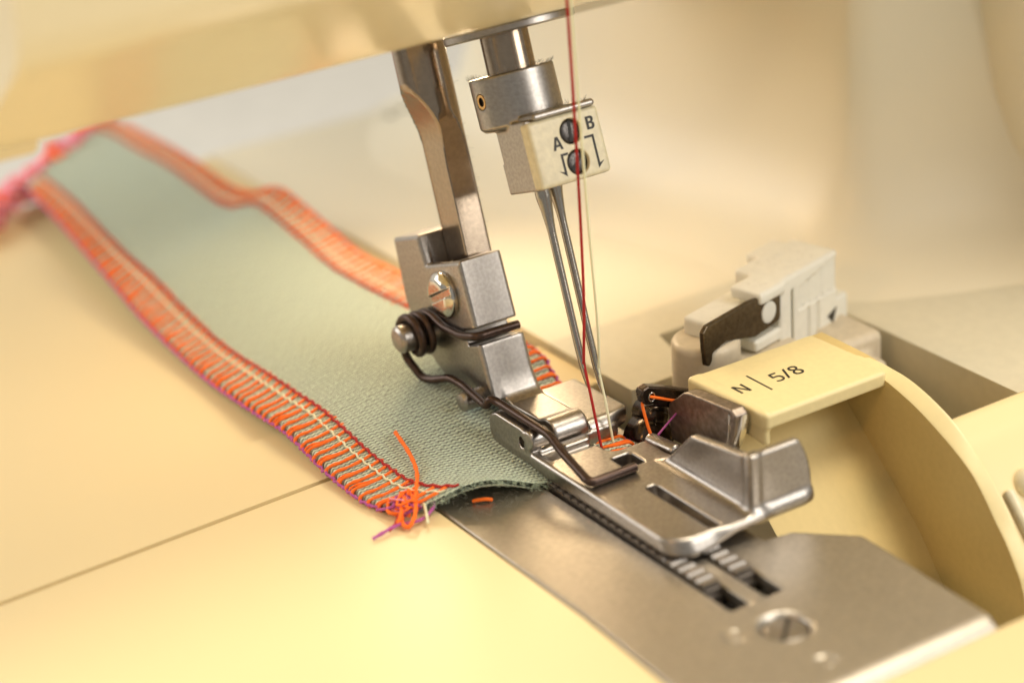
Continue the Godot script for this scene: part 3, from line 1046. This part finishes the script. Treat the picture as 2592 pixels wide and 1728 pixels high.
	var low := [w[-1], V(-10.2, 7.0, -32.0), V(-9.7, 4.9, -29.0), V(-9.2, 5.1, -27.2), V(-8.2, 6.2, -24.2), V(-7.8, 5.9, -21.6), V(-8.6, 5.7, -14.6), V(-8.3, 6.9, -14.2), V(-7.7, 6.6, -13.2), V(-7.5, 6.3, -1.4), V(-7.6, 5.1, 1.2), V(-8.1, 3.65, 8.0), V(-1.3, 3.62, 8.0)]
	w.append_array(bend(low, 0.9).slice(1))
	var wb := Mb.new()
	tube(wb, w, 0.58, 14)
	part("spring_wire", wb, M.spring, pf).set_meta("label", "dark brown spring wire coiled round the pin")

# ------------------------------------------------------------------ needles
func needles() -> void:
	var dir := V(0.03, cos(deg_to_rad(20.5)), -sin(deg_to_rad(20.5))).normalized()
	var foot := [V(0.6, 0.6, -1.9), V(3.0, 1.3, -3.0)]
	var tip := [8.7, 6.15]
	var labels := ["steel needle on the left, threaded with red", "steel needle on the right, threaded with pale thread"]
	for i in 2:
		var n := thing("needle", labels[i], "needle", "needles in the clamp")
		var o: Vector3 = foot[i] + dir * tip[i]
		var l: float = 35.0 - tip[i]
		var s := Mb.new()
		lathe(s, o, dir, [Vector2(0, 0), Vector2(0.16, 0.55), Vector2(0.32, 1.6), Vector2(0.46, 3.6), Vector2(0.5, 6.0), Vector2(0.51, 12), Vector2(0.53, l - 6.0), Vector2(0.60, l - 4.8), Vector2(0.78, l - 2.9), Vector2(0.98, l - 1.6), Vector2(1.03, l - 1.2), Vector2(1.03, l + 5)], 28, true)
		part("blade", s, M.needle, n)
		var e := Mb.new()
		var ring := []
		var q := V(1, 0, 0).cross(dir).normalized()
		for k in 21:
			ring.append(o + dir * (3.4 + 0.75 * cos(TAU * k / 20.0)) + q * 0.43 + V(0.16 * sin(TAU * k / 20.0), 0, 0))
		tube(e, ring, 0.07, 6, false)
		part("eye", e, M.chrome, n)

# ------------------------------------------------------------------ fabric strip
func along(arr: Array, t: float) -> Vector3:
	var x := clampf(t, 0.0, 1.0) * (arr.size() - 1)
	var i := mini(int(x), arr.size() - 2)
	return arr[i].lerp(arr[i + 1], x - i)

func evenly(arr: Array, count: int) -> Array:
	var cum := [0.0]
	for i in arr.size() - 1:
		cum.append(cum[i] + (arr[i + 1] - arr[i]).length())
	var out := []
	var j := 0
	for k in count:
		var want: float = cum[-1] * k / (count - 1)
		while j < arr.size() - 2 and cum[j + 1] < want:
			j += 1
		out.append(arr[j].lerp(arr[j + 1], clampf((want - cum[j]) / maxf(cum[j + 1] - cum[j], 1e-6), 0, 1)))
	return out

func cloth(s: float, u: float) -> Vector3:
	var a := along(LE, s)
	var b := along(RE, s)
	var p := a.lerp(b, u)
	var far := s * 140.0
	p.y += 2.5 * pow(maxf(sin(PI * clampf((u - 0.01) / 0.50, 0, 1)), 0.0), 1.2) * exp(-far / 7.0)
	p.z += 1.4 * sin(PI * clampf(u / 0.6, 0, 1)) * exp(-far / 7.0)
	p.y += 0.45 * sin(far * 0.16 + u * 4.0) * sin(PI * u) * (1.0 - exp(-far / 18.0))
	# pressed flat under the foot
	if p.x > -10.0 and p.z > -16.0:
		var y := sole_bottom(p.z) - 0.48
		var k := smoothstep(-10.0, -8.6, p.x) * smoothstep(-16.0, -14.5, p.z)
		p.y = lerpf(p.y, minf(p.y, y), k)
	if p.x > 0.9 and p.x < 5 and p.z > -5 and p.z < 1.5:
		p.y += 0.5 * smoothstep(-5.0, -3.0, p.z) * (1.0 - smoothstep(0.0, 1.2, p.z))
	return p

func fabric() -> void:
	var fs := thing("fabric_strip", "strip of sage green knit fabric with orange overlocked edges, fed under the presser foot", "fabric")
	LE = evenly(spline([V(-25.6, 0.5, -4.9), V(-27.3, 0.45, -6.6), V(-29.0, 0.5, -10.3), V(-29.2, 0.6, -15.8), V(-29.1, 0.9, -21.9), V(-28.8, 1.3, -27.4), V(-28.7, 1.8, -33.4), V(-28.8, 1.5, -39.5), V(-28.8, 1.1, -47.5), V(-28.7, 0.8, -57.1), V(-28.3, 1.2, -68.0), V(-27.8, 2.0, -79.4), V(-26.9, 3.0, -90.6), V(-25.6, 4.0, -104.6), V(-23.8, 4.5, -121.1), V(-22.5, 5.0, -137.1)], 8), 240)
	RE = evenly(spline([V(4.6, 0.6, 2.6), V(4.8, 0.6, -3.0), V(4.8, 1.6, -11), V(4.8, 3.0, -17.4), V(5.4, 4.0, -21.3), V(6.2, 4.8, -25.6), V(6.8, 5.2, -45.7), V(5.8, 5.0, -61.2), V(5.3, 4.8, -72.1), V(5.7, 5.6, -80.8), V(5.8, 7.0, -90.7), V(5.9, 7.6, -99.7), V(4.2, 5.5, -106.0), V(4.0, 4.5, -113.8), V(4.5, 4.5, -124.5), V(4.8, 4.5, -137.3), V(4.4, 4.5, -145.3), V(4.2, 4.2, -156.1), V(2.8, 4.0, -164.7)], 8), 240)
	var w := 33.0
	var rows := []
	var uvs := []
	var us := [0.0, 0.004, 0.012, 0.025, 0.05]
	for i in 30:
		us.append(0.08 + 0.84 * i / 29.0)
	us.append_array([0.95, 0.975, 0.988, 0.996, 1.0])
	for i in 181:
		var s := pow(i / 180.0, 1.25)
		var row := []
		var ruv := []
		var th := 0.55
		if i < 4:
			th *= [0.55, 0.85, 0.95, 1.0][i]
		for sgn in [1.0, -1.0]:
			for jj in us.size():
				var u: float = us[jj if sgn > 0 else us.size() - 1 - jj]
				if (u == 0.0 or u == 1.0) and sgn < 0:
					continue
				var d: float = minf(u, 1.0 - u) * w
				var t := th * sqrt(1.0 - pow(1.0 - clampf(d / 0.5, 0, 1), 2))
				var p := cloth(s, u)
				row.append(p + V(0, t * sgn, 0))
				ruv.append(Vector2(u * w, s * 150.0))
		rows.append(row)
		uvs.append(ruv)
	var mb := Mb.new()
	mb.grid(rows, uvs, Vector3.ZERO, true)
	var half := us.size()
	var per: int = rows[0].size()
	for i in mb.v.size():
		var top := (i % per) < half
		if (i % per) > 0 and (i % per) != half - 1 and (mb.n[i].y > 0.0) != top:
			mb.n[i] = -mb.n[i]
	mb.reorient()
	part("knit_cloth", mb, M.knit, fs)
	# overlock stitches along both edges
	for side in 2:
		var rng := RandomNumberGenerator.new()
		rng.seed = 11 + side
		var count := 74 if side == 0 else 92
		var span := 138.0 if side == 0 else 170.0
		for i in count:
			var s0 := (0.9 + i * (span - 2.0) / count + rng.randf_range(-0.2, 0.2)) / span
			var mb2 := Mb.new()
			var bow := rng.randf_range(0.7, 1.1)
			var reach := 6.1 + rng.randf_range(-0.3, 0.35)
			var run := rng.randf_range(0.35, 0.75)
			for strand in 2:
				if strand == 1 and i % 5 in [1, 3, 4]:
					continue
				var pts := []
				for q in [[-0.05, -0.45], [-0.32, -0.05], [-0.1, 0.5], [0.7, 0.68], [2.0, 0.66], [3.6, 0.64], [5.0, 0.62], [reach, 0.46]]:
					var d: float = q[0]
					var lag: float = (d / 6.0 - bow * 0.5 * sin(PI * clampf(d / 6.0, 0, 1))) * 0.9
					if strand == 1:
						lag += run * (1.0 - smoothstep(0.5, 4.2, d))
						if d > 4.5:
							continue
					pts.append(edge_point(side, s0 + lag / span, d) + V(0, q[1], 0))
				tube(mb2, spline(pts, 3), 0.22 if strand == 0 else 0.15, 7, true, 0.2)
			part("overlock_stitch", mb2, M.orange, fs)
		for line in [["red", 5.75, 0.2, 0.72], ["white", 4.05, 0.14, 0.78], ["purple", -0.38, 0.2, 0.05]]:
			var pts := []
			var n := int(span * 3.0)
			for i in n:
				var s := 0.004 + 0.99 * i / n
				var ph := s * span / 1.72 * TAU
				var d: float = line[1] + (0.10 * sin(ph) if line[0] != "purple" else 0.16 * sin(ph * 1.5))
				pts.append(edge_point(side, s, d) + V(0, line[3] + 0.10 * sin(ph + 1.2), 0))
			var lm := Mb.new()
			tube(lm, pts, line[2], 7, true, 0.22)
			part(line[0] + "_seam_thread", lm, M[line[0]], fs)
	# loose ends at the near corner
	var ends := [
		["orange", 0.27, [V(-18.8, 2.9, -21.0), V(-20.4, 2.8, -14.6), V(-22.0, 2.4, -10.2), V(-24.5, 2.0, -6.3), V(-26.9, 1.4, -2.6), V(-28.4, 0.6, -1.8), V(-28.2, 0.7, -3.7), V(-25.8, 1.6, -6.9)]],
		["orange", 0.25, [V(-26.4, 1.0, -7.6), V(-27.6, 1.5, -4.6), V(-28.9, 0.7, -3.4), V(-27.8, 0.5, -5.2), V(-26.6, 1.4, -6.8)]],
		["orange", 0.24, [V(-25.2, 1.4, -7.8), V(-26.6, 1.9, -5.8), V(-27.4, 1.0, -4.8), V(-28.6, 0.9, -6.2), V(-27.4, 1.5, -8.0)]],
		["purple", 0.21, [V(-32.9, 0.3, -2.6), V(-29.2, 0.5, -3.2), V(-26.3, 0.6, -2.4), V(-23.6, 0.8, -3.8), V(-23.2, 1.1, -4.9), V(-24.8, 1.3, -5.0), V(-27.2, 1.0, -4.3), V(-27.4, 1.2, -6.0), V(-25.6, 1.6, -7.3), V(-24.4, 1.2, -6.6)]],
		["purple", 0.18, [V(-29.2, 0.5, -8.2), V(-28.0, 1.4, -6.2), V(-26.6, 1.8, -7.4), V(-25.0, 1.6, -6.6), V(-24.2, 1.7, -7.6)]],
		["white", 0.2, [V(-24.3, 1.6, -7.6), V(-24.2, 1.6, -5.9), V(-24.6, 1.2, -4.2), V(-26.0, 0.6, -1.2)]],
		["red", 0.2, [V(-24.4, 1.7, -9.2), V(-23.4, 1.9, -8.9), V(-22.9, 1.6, -8.0), V(-23.2, 1.2, -7.4)]],
		["red", 0.2, [V(-30.4, 0.3, -3.0), V(-29.2, 0.5, -3.6), V(-28.0, 0.8, -4.8), V(-26.9, 1.1, -5.9)]],
	]
	var rt := RandomNumberGenerator.new()
	rt.seed = 17
	for k in 16:
		var c := V(-26.2, 1.2, -6.2)
		var pts := []
		for i in 6:
			pts.append(c + V(rt.randf_range(-1.9, 1.9), rt.randf_range(-0.6, 1.0), rt.randf_range(-1.8, 2.4)))
		ends.append([["purple", "orange", "rose", "orange"][k % 4], [0.12, 0.16, 0.1, 0.13][k % 4], pts])
	for q in ends:
		var m := Mb.new()
		tube(m, spline(q[2], 12), q[1], 8, true, 0.2)
		part("%s_thread_end" % q[0], m, M[q[0]], fs)
	# fibres standing out of the cut edge and the surface
	var fz := Mb.new()
	var rf := RandomNumberGenerator.new()
	rf.seed = 8
	for i in 900:
		var u := rf.randf_range(0.05, 0.95)
		var s := 0.0 if i < 420 else pow(rf.randf(), 2.0) * 0.35
		var p := cloth(s, u) + V(0, rf.randf_range(-0.4, 0.55) if i < 420 else 0.55, 0)
		var o := V(rf.randf_range(-0.6, 0.6), rf.randf_range(-0.3, 0.5), rf.randf_range(0.1, 0.9)) if i < 420 else V(rf.randf_range(-0.6, 0.6), rf.randf_range(0.05, 0.3), rf.randf_range(-0.6, 0.6))
		tube(fz, [p, p + o * 0.5 + V(rf.randf_range(-0.15, 0.15), 0.1, 0), p + o + V(rf.randf_range(-0.2, 0.2), -0.05, 0)], 0.02, 3, false)
	part("loose_fibres", fz, M.fibre, fs).set_meta("kind", "stuff")
	# chain of tangled thread along the far end
	var rg := RandomNumberGenerator.new()
	rg.seed = 3
	for k in 20:
		var pts := []
		for i in 26:
			var t := i / 25.0
			var p := V(-36.0, 2.0, -131).lerp(V(4.0, 4.2, -163.5), t)
			pts.append(p + V(rg.randf_range(-1.6, 1.6), rg.randf_range(-1.4, 1.6) + sin(t * 7.0 + k * 0.3) * 1.5, rg.randf_range(-2.0, 2.0)))
		var m := Mb.new()
		tube(m, spline(pts, 4), 0.33, 6)
		part("tangled_thread", m, [M.pink, M.rose, M.pink, M.orange, M.rose][k % 5], fs)

# a point of the cloth at «d» millimetres in from its left or right edge
func edge_point(side: int, s: float, d: float) -> Vector3:
	var a := cloth(s, 0.0)
	var b := cloth(s, 1.0)
	var w := (b - a).length()
	if d < 0.0:
		var o := (a - b).normalized() if side == 0 else (b - a).normalized()
		return (a if side == 0 else b) + o * -d
	return cloth(s, d / w) if side == 0 else cloth(s, 1.0 - d / w)

# ------------------------------------------------------------------ free threads and lint
func strand(called: String, label: String, pts: Array, r: float, m: Material, smooth := true) -> void:
	var mb := Mb.new()
	tube(mb, spline(pts, 10) if smooth else pts, r, 8)
	var o := part(called, mb, m, self)
	tag(o, label, "thread")

func threads() -> void:
	var dir := V(0.03, cos(deg_to_rad(20.5)), -sin(deg_to_rad(20.5))).normalized()
	var e0 := V(0.6, 0.6, -1.9) + dir * 12.2
	var e1 := V(3.0, 1.3, -3.0) + dir * 9.7
	strand("red_thread", "red thread running down past the needle clamp to the left needle", [V(0.85, 75, -5.0), V(1.2, 47.3, -5.0), V(1.05, 24, -4.9), e0 + V(-0.15, 1.2, 0.75), e0 + V(0, 0, 0.45), e0 - dir * 4 + V(0, 0, 0.32), V(0.6, 0.4, -1.9)], 0.19, M.red)
	strand("pale_thread", "pale yellow-green thread beside the red one, down to the right needle", [V(0.6, 75, -4.0), V(1.6, 34.9, -4.0), V(2.6, 18, -4.6), e1 + V(-0.1, 1.2, 0.75), e1 + V(0, 0, 0.45), e1 - dir * 4 + V(0, 0, 0.32), V(3.0, 1.0, -3.0)], 0.17, M.white)
	strand("orange_looper_thread", "orange thread from the dark looper's eye down to the stitch", [V(14.5, 4.2, -0.7), V(11, 5.5, -0.72), V(7.9, 6.95, -0.75), V(7.3, 6.9, -1.4), V(6.6, 6.2, -1.3), V(6.4, 4.0, -0.2), V(6.3, 1.9, 1.0), V(5.6, 1.3, 1.2)], 0.2, M.orange)
	strand("purple_looper_thread", "short purple thread below the dark looper", [V(5.8, 1.4, 1.1), V(6.4, 1.95, 1.05), V(9.3, 3.95, 1.0), V(11.5, 5.2, 0.8)], 0.14, M.purple, false)
	strand("orange_thread_scrap", "scrap of orange thread on the needle plate under the fabric's front edge", [V(-18.6, 0.35, -2.7), V(-18.0, 0.5, -2.3), V(-17.2, 0.55, -1.8), V(-16.5, 0.35, -1.5)], 0.25, M.orange)
	# lint clinging to the clamp and the bars
	var lint := Mb.new()
	var rng := RandomNumberGenerator.new()
	rng.seed = 21
	for k in 320:
		var o: Vector3
		var out: Vector3
		if k < 110:
			var a := rng.randf_range(0, TAU)
			o = TILT * V(3.05 + 5.4 * cos(a), 51.2, -5 + 5.4 * sin(a))
			out = TILT * V(cos(a) * 0.6, 1, sin(a) * 0.6)
		elif k < 250:
			var b := rng.randf_range(29, 57)
			o = TILT * V(-2.25 + (b - 29) * 0.03 + 3.5, b, -19.2 + rng.randf_range(-1.4, 1.0))
			out = TILT * V(1, rng.randf_range(-0.5, 0.5), 0.3)
		else:
			o = TILT * V(rng.randf_range(0, 9), 45.5, rng.randf_range(-1, 3))
			out = TILT * V(rng.randf_range(-0.4, 0.4), 1, 0.3)
		var p1 := o + out * rng.randf_range(0.1, 0.5) + V(rng.randf_range(-0.3, 0.3), rng.randf_range(-0.2, 0.3), rng.randf_range(-0.3, 0.3))
		tube(lint, [o, o.lerp(p1, 0.5) + V(rng.randf_range(-0.25, 0.25), rng.randf_range(-0.1, 0.15), rng.randf_range(-0.25, 0.25)), p1], 0.016, 3, false)
	for k in 205:
		var o := V(rng.randf_range(-21, -9), 0.05, rng.randf_range(-5, 1.5)) if k < 150 else (V(rng.randf_range(-9.5, -1), 0.1, rng.randf_range(26, 38)) if k < 200 else V(rng.randf_range(5, 12), rng.randf_range(1, 6), rng.randf_range(-5, 2)))
		var d := V(rng.randf_range(-1, 1), rng.randf_range(0, 0.5), rng.randf_range(-1, 1)) * rng.randf_range(0.4, 1.3)
		tube(lint, [o, o + d * 0.5 + V(rng.randf_range(-0.3, 0.3), 0.15, rng.randf_range(-0.3, 0.3)), o + d], 0.022, 3, false)
	var li := part("lint", lint, M.fluff, self)
	tag(li, "fine grey lint clinging to the clamp, presser bar and needle plate", "lint")
	li.set_meta("kind", "stuff")
